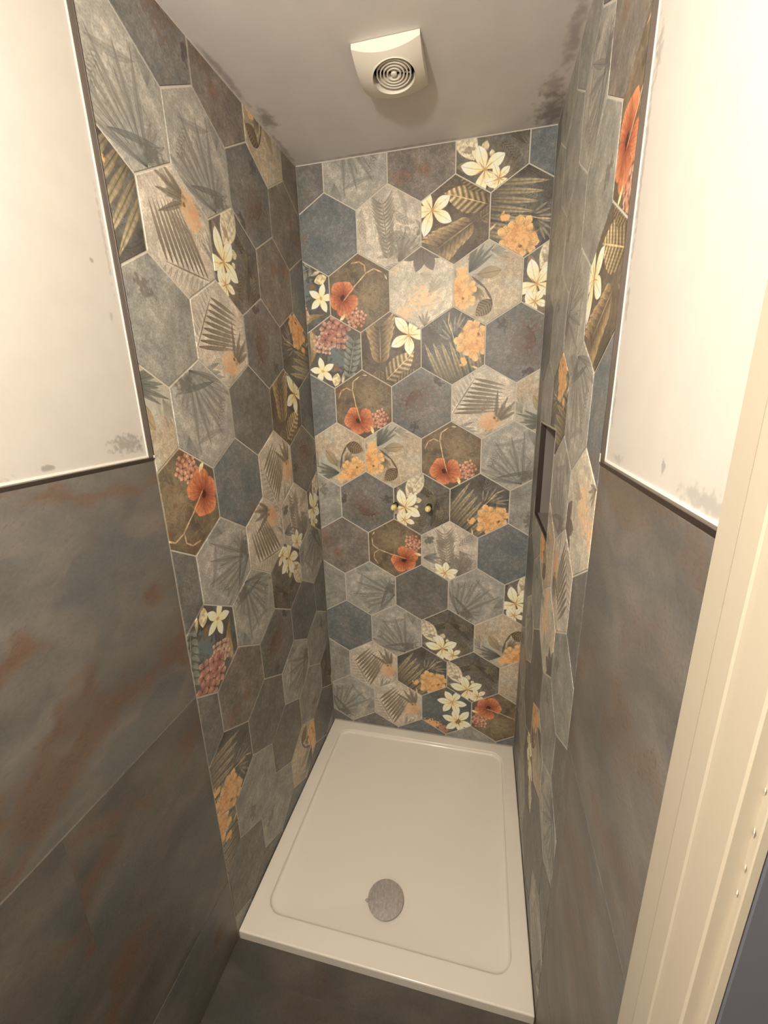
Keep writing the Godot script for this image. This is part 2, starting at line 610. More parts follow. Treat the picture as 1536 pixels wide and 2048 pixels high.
func carnation(x: float, y: float, r: float) -> void:
	blot(x, y, r * 0.92, r * 0.88, Color(0.80, 0.62, 0.40), 1.0, 0.12)
	for i in 18:
		var a := i * 20.0 + rng.randf_range(-6, 6)
		var d := Vector2.from_angle(deg_to_rad(a)) * r * rng.randf_range(0.42, 0.62)
		leaf(x + d.x, y + d.y, a + rng.randf_range(-25, 25), r * rng.randf_range(0.40, 0.58), r * 0.20, Color(0.78, 0.58, 0.36), Color(0.85, 0.69, 0.47), 1.2, 1.5)
	for i in 46:
		var d := Vector2.from_angle(deg_to_rad(rng.randf_range(0, 360))) * r * rng.randf_range(0.0, 0.75)
		bend = rng.randf_range(-0.3, 0.3)
		leaf(x + d.x, y + d.y, rng.randf_range(0, 360), r * rng.randf_range(0.2, 0.5), r * 0.035, Color(0.62, 0.40, 0.22), Color(0.80, 0.60, 0.38), 0.45)
	bend = 0.0
	blot(x - r * 0.15, y - r * 0.3, r * 0.4, r * 0.22, Color(0.72, 0.45, 0.27), 0.4, 1.0)
	blot(x + r * 0.2, y + r * 0.3, r * 0.09, r * 0.10, Color(0.45, 0.28, 0.16), 0.75, 0.3)

func cluster(x: float, y: float, r: float, c: Color) -> void:
	for i in 13:
		var d := Vector2.from_angle(i * 2.4) * r * sqrt(i / 13.0)
		var t := rng.randf()
		for k in 4:
			leaf(x + d.x, y + d.y, k * 90.0 + i * 31.0, r * 0.46, r * 0.17, mixc(c, Color(0.42, 0.25, 0.22), 0.7 - 0.3 * t), mixc(c, Color(0.88, 0.77, 0.68), 0.6 * t), 1.1, 1.3)
		blot(x + d.x, y + d.y, r * 0.07, r * 0.07, Color(0.36, 0.21, 0.18), 0.8, 0.3)

func broad(x: float, y: float, ang: float, len: float, wid: float, c1: Color, c2: Color, al := 1.0) -> void:
	leaf(x, y, ang, len, wid * 1.25, c1, c2, al, 0.9, 8.0, 0.006)
	leaf(x, y, ang, len * 1.05, 0.013, c2, c2, al)

func bud(x: float, y: float, ang: float, len: float) -> void:
	leaf(x, y, ang, len, len * 0.34, Color(0.62, 0.58, 0.44), Color(0.86, 0.82, 0.66), 1.0, 1.2)

func paint_kind(kind: String, sd: int) -> void:
	var dark := Color(0.30, 0.275, 0.25)
	var brown := Color(0.44, 0.37, 0.30)
	var olive := Color(0.50, 0.45, 0.34)
	var tan := Color(0.78, 0.68, 0.50)
	var straw := Color(0.85, 0.76, 0.57)
	var slate := Color(0.42, 0.45, 0.46)
	var pale := Color(0.70, 0.68, 0.63)
	var rust := Color(0.46, 0.30, 0.22)
	match kind:
		"S":
			stone(sd, Color(0.345, 0.375, 0.39), Color(0.45, 0.45, 0.44), Color(0.43, 0.33, 0.28), 0.70, 0.55)
		"A":
			stone(sd, Color(0.36, 0.365, 0.36), Color(0.47, 0.455, 0.44), rust, 0.86, 0.6)
			blot(0.18, 0.05, 0.42, 0.55, Color(0.44, 0.34, 0.28), 0.5, 1.3)
			blot(0.28, 0.12, 0.12, 0.34, Color(0.37, 0.25, 0.19), 0.4, 1.2)
			blot(-0.45, 0.5, 0.14, 0.12, Color(0.28, 0.26, 0.25), 0.6, 1.0)
			bend = 0.15
			stroke([Vector2(-0.6, 0.55), Vector2(-0.45, 0.4), Vector2(-0.38, 0.2)], 0.012, Color(0.27, 0.25, 0.24), 0.6)
			stroke([Vector2(0.1, 0.4), Vector2(0.3, 0.25), Vector2(0.38, -0.05)], 0.012, Color(0.30, 0.20, 0.17), 0.6)
			bend = 0.0
			blot(0.35, -0.75, 0.22, 0.12, Color(0.24, 0.21, 0.20), 0.5, 1.0)
		"R":
			stone(sd, Color(0.39, 0.37, 0.35), Color(0.50, 0.46, 0.42), Color(0.47, 0.35, 0.29), 0.6, 0.7)
		"M":
			stone(sd, Color(0.46, 0.463, 0.445), Color(0.585, 0.57, 0.53), Color(0.40, 0.39, 0.36), 0.62, 0.6, 1.4)
			blot(0.3, 0.4, 0.12, 0.2, Color(0.33, 0.31, 0.29), 0.5, 1.0)
		"N":
			stone(sd, Color(0.37, 0.365, 0.35), Color(0.45, 0.44, 0.42), Color(0.38, 0.40, 0.40), 0.6, 0.7)
		"B", "V":
			stone(sd, Color(0.60, 0.56, 0.51), Color(0.74, 0.70, 0.64), Color(0.50, 0.49, 0.47), 0.66, 0.6)
			blot(0.35, -0.35, 0.45, 0.32, Color(0.50, 0.49, 0.45), 0.7, 0.9)
			foliage(9, 0.0, 0.8, -0.9, 0.3, Color(0.44, 0.42, 0.38), Color(0.60, 0.57, 0.52), 0.45)
			foliage(5, -0.8, 0.2, 0.2, 0.9, Color(0.54, 0.51, 0.46), Color(0.64, 0.60, 0.55), 0.4)
			fern(0.0, -0.75, 96, 1.35, 15, 0.42, 0.026, Color(0.47, 0.43, 0.38), Color(0.55, 0.50, 0.45), 0.85, 40)
			leaf(-0.35, -0.25, 100, 0.5, 0.03, pale, Color(0.8, 0.78, 0.72), 0.8)
			palm(0.25, -0.8, 15, 75, 5, 0.75, 0.05, Color(0.45, 0.42, 0.38), Color(0.54, 0.50, 0.45), 0.7)
			if kind == "V":
				blot(-0.62, 0.35, 0.16, 0.16, Color(0.36, 0.36, 0.33), 0.8, 0.6)
				palm(-0.8, -0.25, -20, 20, 3, 0.6, 0.06, Color(0.38, 0.38, 0.35), slate, 0.7)
				lily(-0.12, -0.74, 0.42, 20, 6)
		"C":
			stone(sd, Color(0.35, 0.31, 0.26), Color(0.52, 0.46, 0.36), Color(0.42, 0.30, 0.21), 0.6, 0.6, 1.3)
			for i in 70:
				leaf(rng.randf_range(-0.8, 0.8), rng.randf_range(-0.5, 0.9), rng.randf_range(0, 360), rng.randf_range(0.15, 0.4), 0.022, Color(0.58, 0.52, 0.40), Color(0.40, 0.35, 0.28), 0.5)
			blot(0.35, 0.15, 0.35, 0.25, Color(0.55, 0.49, 0.38), 0.45, 1.0)
			stroke([Vector2(-0.18, -0.3), Vector2(-0.25, 0.1), Vector2(-0.32, 0.45), Vector2(-0.28, 0.68), Vector2(-0.1, 0.8)], 0.020, tan, 0.9)
			stroke([Vector2(-0.33, 0.42), Vector2(-0.5, 0.5), Vector2(-0.66, 0.42), Vector2(-0.76, 0.22)], 0.018, tan, 0.8)
			leaf(0.0, 0.85, -5, 0.16, 0.02, straw, pale, 0.9)
			for i in 6:
				bend = 0.3
				leaf(rng.randf_range(-0.1, 0.5), rng.randf_range(0.0, 0.5), i * 60.0, 0.5, 0.03, Color(0.62, 0.55, 0.42), Color(0.45, 0.39, 0.30), 0.6)
			bend = 0.0
			cluster(0.48, -0.42, 0.25, Color(0.80, 0.55, 0.42))
			hibiscus(-0.18, -0.45, 0.50, 40)
			leaf(-0.08, -0.55, 105, 0.6, 0.014, Color(0.86, 0.62, 0.42), tan, 1.0)
			leaf(0.22, -0.62, -75, 0.25, 0.05, straw, Color(0.92, 0.78, 0.58), 1.0)
		"D":
			stone(sd, Color(0.32, 0.30, 0.275), Color(0.46, 0.44, 0.40), slate, 0.6, 0.5)
			foliage(20, -0.3, 0.8, -0.8, 0.8, Color(0.30, 0.28, 0.25), Color(0.58, 0.53, 0.44), 0.65)
			palm(-0.9, -0.35, -25, 5, 4, 0.9, 0.05, Color(0.60, 0.55, 0.45), brown, 0.9)
			palm(0.1, -0.85, 10, 60, 4, 0.8, 0.04, Color(0.62, 0.55, 0.42), brown, 0.8)
			leaf(-0.85, 0.55, -62, 0.95, 0.26, Color(0.72, 0.68, 0.58), Color(0.86, 0.80, 0.68), 1.0, 1.0, 0.0, 0.005)
			blot(-0.55, -0.05, 0.16, 0.08, Color(0.50, 0.44, 0.36), 0.6, 0.5)
			bud(-0.22, -0.18, 70, 0.28)
			bud(-0.32, -0.32, 20, 0.2)
			bud(0.02, -0.30, 100, 0.2)
			lily(-0.16, -0.50, 0.58, 100, 5)
			lily(0.18, -0.72, 0.34, 40, 5)
		"E":
			stone(sd, Color(0.29, 0.275, 0.26), Color(0.42, 0.40, 0.37), slate, 0.62, 0.55)
			foliage(12, -0.8, 0.6, -0.2, 0.9, Color(0.30, 0.30, 0.29), Color(0.52, 0.52, 0.48), 0.55)
			for i in 7:
				leaf(-0.05 + 0.02 * i, 0.15 + 0.04 * i, 150 - 16.0 * i, rng.randf_range(0.4, 0.65), 0.035, Color(0.50, 0.47, 0.42), Color(0.62, 0.58, 0.50), 0.85)
			stroke([Vector2(0.1, -0.05), Vector2(0.0, 0.3), Vector2(-0.12, 0.62), Vector2(-0.1, 0.85)], 0.018, tan, 0.9)
			for i in 7:
				var bx0 := -0.55 + 0.17 * i
				leaf(bx0 + 0.35, -1.05 + 0.04 * i, 116 - 2.0 * i, 1.35 - 0.05 * i, 0.075, Color(0.42, 0.38, 0.30), Color(0.76, 0.69, 0.54), 0.95, 0.75, 0.0, 0.008)
			leaf(0.45, -0.5, -20, 0.5, 0.03, tan, straw, 0.9)
			carnation(0.58, 0.14, 0.50)
			blot(0.30, -0.40, 0.12, 0.12, Color(0.84, 0.64, 0.40), 0.9, 0.6)
		"F":
			stone(sd, Color(0.58, 0.52, 0.44), Color(0.70, 0.64, 0.54), Color(0.62, 0.61, 0.56), 0.55, 0.7)
			blot(-0.45, -0.45, 0.55, 0.45, Color(0.60, 0.60, 0.56), 0.85, 0.8)
			foliage(6, -0.8, 0.3, -0.9, 0.0, Color(0.46, 0.46, 0.42), Color(0.62, 0.60, 0.54), 0.45, 0.6)
			leaf(-0.05, -0.35, 125, 0.62, 0.14, Color(0.50, 0.44, 0.34), Color(0.62, 0.54, 0.40), 0.9, 1.1, 0.0, 0.006)
			palm(0.0, -0.55, 150, 205, 6, 0.85, 0.045, Color(0.34, 0.35, 0.33), Color(0.48, 0.48, 0.44), 0.95)
			stroke([Vector2(0.05, -0.4), Vector2(0.12, 0.0), Vector2(0.28, 0.3)], 0.03, Color(0.36, 0.31, 0.25), 0.9)
			broad(0.28, 0.32, -18, 0.55, 0.15, Color(0.40, 0.34, 0.27), Color(0.52, 0.44, 0.33), 1.0)
			palm(0.2, -0.2, 10, 70, 4, 0.4, 0.05, Color(0.38, 0.34, 0.28), Color(0.60, 0.53, 0.42), 0.8)
			carnation(0.50, -0.50, 0.42)
			blot(0.1, -0.7, 0.22, 0.12, Color(0.84, 0.62, 0.38), 0.8, 0.6)
		"G":
			stone(sd, Color(0.62, 0.59, 0.54), Color(0.75, 0.70, 0.63), Color(0.60, 0.52, 0.44), 0.66, 0.5)
			foliage(7, -0.2, 0.8, -0.9, 0.2, Color(0.48, 0.45, 0.40), Color(0.66, 0.62, 0.55), 0.45)
			for i in 9:
				leaf(-0.80 + 0.07 * i, -0.28 + 0.115 * i, 2 - 2.0 * i, 1.25 - 0.05 * i, 0.040, Color(0.40, 0.365, 0.31), Color(0.55, 0.50, 0.43), 1.0, 0.75)
				leaf(-0.82 + 0.07 * i, -0.22 + 0.115 * i, 118, 0.34, 0.03, Color(0.50, 0.48, 0.45), pale, 0.8)
			leaf(-0.9, -0.4, 58, 1.35, 0.014, Color(0.36, 0.33, 0.29), Color(0.42, 0.38, 0.33), 0.9)
			palm(0.35, -0.55, 30, 85, 4, 0.85, 0.05, Color(0.42, 0.38, 0.32), Color(0.52, 0.47, 0.40), 0.85)
			palm(-0.85, -0.75, -5, 18, 3, 0.75, 0.05, Color(0.50, 0.49, 0.46), slate, 0.6)
			blot(0.18, -0.52, 0.34, 0.28, Color(0.77, 0.61, 0.44), 0.75, 0.5)
			blot(0.12, -0.60, 0.16, 0.14, Color(0.72, 0.48, 0.34), 0.35, 0.8)
			blot(0.32, -0.42, 0.04, 0.04, Color(0.45, 0.30, 0.18), 0.8, 0.3)
		"H":
			stone(sd, Color(0.50, 0.50, 0.48), Color(0.635, 0.61, 0.565), Color(0.46, 0.45, 0.42), 0.62, 0.5, 1.2)
			foliage(10, -0.7, 0.7, -0.8, 0.7, Color(0.44, 0.44, 0.42), Color(0.62, 0.61, 0.57), 0.4, 0.9)
			palm(0.30, -0.80, 92, 168, 9, 1.45, 0.055, Color(0.40, 0.40, 0.39), Color(0.54, 0.52, 0.48), 0.75)
			palm(0.25, -0.75, 20, 70, 4, 0.7, 0.06, Color(0.42, 0.42, 0.40), Color(0.52, 0.50, 0.47), 0.6)
			palm(0.30, -0.78, 100, 160, 6, 1.2, 0.035, Color(0.62, 0.63, 0.60), Color(0.68, 0.66, 0.60), 0.7)
			leaf(-0.4, -0.62, 12, 1.1, 0.05, Color(0.36, 0.37, 0.36), Color(0.44, 0.44, 0.42), 0.8)
			blot(0.45, -0.55, 0.25, 0.14, Color(0.38, 0.37, 0.35), 0.7, 0.8)
		"I":
			stone(sd, Color(0.31, 0.29, 0.265), Color(0.42, 0.40, 0.37), Color(0.37, 0.42, 0.44), 0.56, 0.6)
			blot(0.12, -0.2, 0.3, 0.36, Color(0.40, 0.46, 0.49), 0.75, 0.6)
			foliage(10, -0.8, 0.8, -0.9, 0.8, Color(0.30, 0.30, 0.28), Color(0.52, 0.53, 0.49), 0.5, 0.6)
			for i in 7:
				leaf(-0.75 + 0.02 * i, -0.35 + 0.05 * i, 62 + 5.0 * i, 0.8, 0.045, Color(0.55, 0.46, 0.32), tan, 0.9, 0.9)
			fern(0.45, -0.75, 78, 1.1, 7, 0.34, 0.06, Color(0.46, 0.49, 0.47), Color(0.60, 0.62, 0.58), 0.8, 50)
			leaf(0.02, -0.95, 75, 0.4, 0.13, straw, Color(0.88, 0.82, 0.62), 1.0)
			leaf(0.25, -0.9, 80, 0.35, 0.05, straw, pale, 0.9)
			cluster(-0.25, 0.28, 0.28, Color(0.80, 0.68, 0.58))
			cluster(0.12, 0.55, 0.40, Color(0.70, 0.46, 0.40))
			star(-0.34, -0.50, 0.40, 100)
			leaf(0.0, -0.55, 60, 0.3, 0.08, Color(0.60, 0.42, 0.26), brown, 0.8)
		"J":
			stone(sd, Color(0.33, 0.295, 0.255), Color(0.45, 0.40, 0.345), dark, 0.62, 0.5)
			foliage(14, -0.8, 0.8, -0.9, 0.9, Color(0.32, 0.28, 0.24), Color(0.52, 0.46, 0.38), 0.5)
			fern(-0.30, -0.42, 90, 1.10, 8, 0.62, 0.055, Color(0.42, 0.35, 0.27), Color(0.76, 0.66, 0.48), 1.0, 40)
			fern(-0.35, -0.5, -92, 0.5, 6, 0.45, 0.03, Color(0.48, 0.42, 0.35), Color(0.58, 0.50, 0.41), 0.8, 50)
			stroke([Vector2(0.0, 0.75), Vector2(0.2, 0.72), Vector2(0.26, 0.5), Vector2(0.4, 0.42)], 0.018, olive, 0.8)
			broad(-0.22, -0.88, 42, 1.2, 0.24, Color(0.46, 0.40, 0.31), Color(0.78, 0.69, 0.51), 1.1)
			broad(0.12, -0.95, 30, 0.8, 0.14, Color(0.46, 0.40, 0.31), olive, 0.9)
			lily(0.52, 0.36, 0.56, 60, 5)
		"K":
			stone(sd, Color(0.62, 0.60, 0.54), Color(0.76, 0.71, 0.63), Color(0.74, 0.60, 0.46), 0.6, 0.45)
			for i in 4:
				leaf(0.08, 0.98, 205 + 44.0 * i, 0.62, 0.15, Color(0.40, 0.36, 0.33), Color(0.45, 0.42, 0.39), 1.2, 1.1)
			blot(0.05, -0.25, 0.42, 0.30, Color(0.84, 0.66, 0.47), 0.7, 1.0)
			blot(-0.45, -0.55, 0.22, 0.20, Color(0.86, 0.64, 0.44), 0.6, 1.0)
			foliage(8, -0.7, 0.7, -0.9, 0.6, Color(0.58, 0.55, 0.49), Color(0.74, 0.70, 0.62), 0.45, 0.6)
			for i in 14:
				leaf(rng.randf_range(-0.7, 0.6), rng.randf_range(-0.8, 0.2), rng.randf_range(0, 360), 0.3, 0.025, Color(0.58, 0.54, 0.47), pale, 0.5)
			palm(0.1, -0.95, 60, 120, 4, 0.4, 0.03, Color(0.5, 0.45, 0.38), brown, 0.6)
		"L":
			stone(sd, Color(0.30, 0.33, 0.33), Color(0.40, 0.41, 0.39), Color(0.36, 0.40, 0.41), 0.5, 0.6)
			blot(-0.55, -0.65, 0.42, 0.24, Color(0.82, 0.60, 0.38), 0.95, 0.7)
			blot(-0.1, -0.8, 0.2, 0.2, Color(0.70, 0.46, 0.36), 0.8, 0.8)
			palm(0.0, 0.95, 200, 250, 4, 0.5, 0.05, olive, brown, 0.8)
			lily(0.42, -0.35, 0.52, 50, 6)
			lily(0.20, 0.42, 0.50, 120, 6)
			blot(0.42, -0.38, 0.10, 0.12, Color(0.45, 0.36, 0.22), 0.8, 0.5)

# ================================================================ tiled walls
# walls are drawn in (h, y): h runs to the right as seen from inside the room
class Wall:
	var origin: Vector3
	var right: Vector3
	var normal: Vector3
	func at(p: Vector2, out := 0.0) -> Vector3:
		return origin + right * p.x + Vector3.UP * p.y + normal * out

func wall_frame(origin: Vector3, right: Vector3, normal: Vector3) -> Wall:
	var w := Wall.new()
	w.origin = origin
	w.right = right
	w.normal = normal
	return w

func hexagon(c: Vector2, r: float) -> PackedVector2Array:
	var p := PackedVector2Array()
	for i in 6:
		var a := deg_to_rad(60.0 * i + 30.0)
		p.append(c + Vector2(cos(a), sin(a)) * r)
	return p

func inset(poly: PackedVector2Array, d: float) -> PackedVector2Array:
	var n := poly.size()
	var out := PackedVector2Array()
	var sgn := -1.0 if Geometry2D.is_polygon_clockwise(poly) else 1.0
	for i in n:
		var e1 := (poly[i] - poly[(i - 1 + n) % n]).normalized()
		var e2 := (poly[(i + 1) % n] - poly[i]).normalized()
		var n1 := Vector2(-e1.y, e1.x) * sgn
		var n2 := Vector2(-e2.y, e2.x) * sgn
		var m := n1 + n2
		var l := m.length_squared()
		out.append(poly[i] + (m * (2.0 * d / l) if l > 0.15 else n1 * d))
	return out

# a tile: flat printed face, fine arris all round, sides down into the grout; coordinates relative to the tile's centre
func tile_mesh(w: Wall, poly: PackedVector2Array, uv: Callable) -> ArrayMesh:
	var st := begin()
	var top := inset(poly, 0.0009)
	var idx := Geometry2D.triangulate_polygon(top)
	if idx.is_empty():
		top = poly
		idx = Geometry2D.triangulate_polygon(top)
	var o := w.origin
	for k in range(0, idx.size(), 3):
		tri(st, w.at(top[idx[k]]) - o, w.at(top[idx[k + 1]]) - o, w.at(top[idx[k + 2]]) - o, w.normal, uv.call(top[idx[k]]), uv.call(top[idx[k + 1]]), uv.call(top[idx[k + 2]]))
	var n := poly.size()
	var sgn := -1.0 if Geometry2D.is_polygon_clockwise(poly) else 1.0
	for i in n:
		var j := (i + 1) % n
		var e := (poly[j] - poly[i]).normalized()
		var side := (w.right * e.y * sgn - Vector3.UP * e.x * sgn)
		var slope := (side + w.normal).normalized()
		var a := w.at(top[i]) - o
		var b := w.at(top[j]) - o
		var c := w.at(poly[j], -0.0008) - o
		var d := w.at(poly[i], -0.0008) - o
		tri(st, a, b, c, slope, uv.call(top[i]), uv.call(top[j]), uv.call(poly[j]))
		tri(st, a, c, d, slope, uv.call(top[i]), uv.call(poly[j]), uv.call(poly[i]))
		var c2 := w.at(poly[j], -0.004) - o
		var d2 := w.at(poly[i], -0.004) - o
		tri(st, d, c, c2, side, uv.call(poly[i]), uv.call(poly[j]), uv.call(poly[j]))
		tri(st, d, c2, d2, side, uv.call(poly[i]), uv.call(poly[j]), uv.call(poly[i]))
	return st.commit()

func rect_poly(r: Rect2) -> PackedVector2Array:
	return PackedVector2Array([r.position, r.position + Vector2(r.size.x, 0), r.end, r.position + Vector2(0, r.size.y)])

# lay one hexagon of the given print ("C5": design C turned by 5 x 60 degrees) at c, cut to region, minus hole
func lay_hexagon(parent: Node3D, w: Wall, c: Vector2, design: String, region: Rect2, hole := Rect2()) -> void:
	var full := hexagon(Vector2.ZERO, S - GROUT / sqrt(3.0))
	var reg := rect_poly(Rect2(region.position - c, region.size))
	var pieces := Geometry2D.intersect_polygons(full, reg)
	if hole.has_area():
		var cut := []
		for p in pieces:
			cut.append_array(Geometry2D.clip_polygons(p, rect_poly(Rect2(hole.position - c, hole.size))))
		pieces.assign(cut)
	var kind := KINDS.find(design[0])
	var turn := deg_to_rad(60.0 * int(design.substr(1)))
	var o := Vector2((kind % COLS) * CELL, int(kind / float(COLS)) * CELL)
	var sc := CELL / (2.0 * HALF) / S
	var size := Vector2(CELL * COLS, CELL * ROWS)
	var uv := func(p: Vector2) -> Vector2:
		var q := p.rotated(-turn)
		return (o + Vector2(q.x * sc + CELL * 0.5, CELL * 0.5 - q.y * sc)) / size
	for p: PackedVector2Array in pieces:
		if Geometry2D.is_polygon_clockwise(p):
			continue
		var area := 0.0
		for i in p.size():
			area += p[i].cross(p[(i + 1) % p.size()]) * 0.5
		if absf(area) < 0.00006:
			continue
		var key := design + str(w.normal)
		var mesh: ArrayMesh
		if absf(absf(area) - 2.598 * pow(S - GROUT / sqrt(3.0), 2)) < 1e-5:
			if not hex_cache.has(key):
				hex_cache[key] = tile_mesh(w, p, uv)
			mesh = hex_cache[key]
		else:
			mesh = tile_mesh(w, p, uv)
		var t := part("hex_tile", mesh, mats.print, parent)
		t.position = w.origin + w.right * c.x + Vector3.UP * c.y

func lay_rows(parent: Node3D, w: Wall, rows: Dictionary, first: Dictionary, region: Rect2, even_at: float, hole := Rect2()) -> void:
	for r: int in rows:
		var list: PackedStringArray = rows[r].split(" ")
		for i in list.size():
			var c: int = first[r] + i
			var odd := absi(r) % 2 == 1
			lay_hexagon(parent, w, Vector2(even_at + TW * (c + (1.0 if odd else 0.5)), ROW0 - 1.5 * S * r), list[i], region, hole)

func build_shell() -> void:
	var f := structure("floor", "brown grey stone tile floor in front of the white shower tray", "floor")
	part("floor_slab", box_mesh(Vector3(-0.15, -0.10, -0.15), Vector3(XR + 0.15, FLOOR, ZF + 0.1), 0.0, Vector2(0, 0.3), Vector2(1.2, 0.6)), mats.floor, f)
	var c := structure("ceiling", "flat matt ceiling above the shower, smeared with grey grout at its edges", "ceiling")
	var st := begin()
	bx(st, Vector3(-0.15, CEIL, -0.15), Vector3(XR + 0.15, CEIL + 0.1, ZF + 0.1), Vector2(0, 0), Vector2(XR, -0.85))
	part("ceiling_slab", st.commit(), mats.ceiling, c)
	var b := structure("wall_front", "plain painted wall behind the viewer", "wall")
	part("plaster", box_mesh(Vector3(-0.15, 0, ZF), Vector3(XR + 0.15, CEIL, ZF + 0.1)), mats.paint, b)
	# the hall outside the open door
	var h := structure("wall_hall", "plain painted wall of the hall outside the door", "wall")
	part("plaster", box_mesh(Vector3(2.0, 0, 0.6), Vector3(2.1, CEIL, 3.0)), mats.paint, h)
	var hf := structure("floor_hall", "stone floor of the hall outside the door", "floor")
	part("floor_slab", box_mesh(Vector3(XR + 0.16, -0.1, 0.6), Vector3(2.0, FLOOR, 3.0), 0.0, Vector2(0, 0.3), Vector2(1.2, 0.6)), mats.floor, hf)

func build_back_wall() -> void:
	var wall := structure("wall_back", "back wall of botanical hexagon tiles with pale grout", "wall")
	part("backing", box_mesh(Vector3(-0.1, 0, -0.11), Vector3(XR + 0.1, CEIL, -0.010)), mats.grout, wall)
	part("grout", box_mesh(Vector3(0, 0.03, -0.010), Vector3(XR, CEIL - 0.0005, -0.0013)), mats.grout, wall)
	var rows := {
		-1: "N0 H3 R1 D0 S2", 0: "S0 B0 J2 E4", 1: "I2 C5 K0 F4 D5", 2: "I0 J0 E0 A0", 3: "S1 C0 A2 G0 F0", 4: "F0 F4 C0 H0",
		5: "M0 A4 D5 E5 M3", 6: "R0 C1 V0 S3", 7: "M2 H1 N0 H5 D5", 8: "S2 H0 D0 F0", 9: "M1 G1 E5 D0 F1", 10: "H5 G1 L0 C4", 11: "N1 N3 S4 M4 S2"}
	var first := {}
	for r: int in rows:
		first[r] = -1 if absi(r) % 2 == 1 else 0
	lay_rows(wall, wall_frame(Vector3.ZERO, Vector3.RIGHT, Vector3.BACK), rows, first, Rect2(0.0010, 0.046, XR - 0.002, CEIL - 0.0035 - 0.046), -0.0141)

func build_left_wall() -> void:
	var wall := structure("wall_left", "left wall of botanical hexagon tiles beside large brown stone tiles and cream paint", "wall")
	part("backing", box_mesh(Vector3(-0.12, 0, -0.11), Vector3(-0.0125, CEIL, ZF + 0.1)), mats.grout, wall)
	part("grout", box_mesh(Vector3(-0.0125, FLOOR, 0.0), Vector3(-0.0013, CEIL - 0.0005, ZB)), mats.grout, wall)
	part("grout", box_mesh(Vector3(-0.0125, FLOOR, ZB), Vector3(-0.0013, RAIL - 0.004, ZF)), mats.grout, wall)
	part("paint", box_mesh(Vector3(-0.0125, RAIL - 0.004, ZB + 0.001), Vector3(-0.012, CEIL, ZF), 0.0, Vector2(0.83, RAIL), Vector2(0.5, CEIL - RAIL)), mats.paint_left, wall)
	var rows := {
		-1: "M2 A1 R0 F3 R2", 0: "H0 H0 A5 R3", 1: "E2 G2 D5 R4 S5", 2: "M1 G0 A3 E1", 3: "F3 H3 N4 J0 N0", 4: "C2 S2 G1 A1",
		5: "N2 H1 G2 V0 D5", 6: "I3 H3 D3 H2", 7: "N3 R1 A2 N1 N5", 8: "E4 N2 H1 M0", 9: "E1 M3 N0 M4 D2", 10: "N1 M2 F1 N3", 11: "M1 N0 S2 N3 M4"}
	var first := {}
	for r: int in rows:
		first[r] = -5 if absi(r) % 2 == 1 else -4
	var w := wall_frame(Vector3.ZERO, Vector3.FORWARD, Vector3.RIGHT)
	lay_rows(wall, w, rows, first, Rect2(-ZB + 0.0015, FLOOR + 0.002, ZB - 0.0025, CEIL - FLOOR - 0.0055), -0.0022)
	var k := 0
	for y: Array in [[RAIL - 0.0065, 0.847], [0.845, 0.250], [0.248, FLOOR + 0.002]]:
		for z: Array in [[ZB + 0.0015, 1.95], [1.952, ZF - 0.001]]:
			large_tile(wall, w, Rect2(-z[1], y[1], z[1] - z[0], y[0] - y[1]), int(k / 2.0) % 2)
			k += 1

func large_tile(parent: Node3D, w: Wall, r: Rect2, k: int) -> void:
	var c := r.get_center()
	var uv := func(p: Vector2) -> Vector2:
		return Vector2(p.x / 1.2 + 0.5 + 0.31 * k, 0.5 - p.y / 0.6)
	var t := part("stone_tile", tile_mesh(w, rect_poly(Rect2(-r.size * 0.5, r.size)), uv), mats["stone%d" % k], parent)
	t.position = w.origin + w.right * c.x + Vector3.UP * c.y

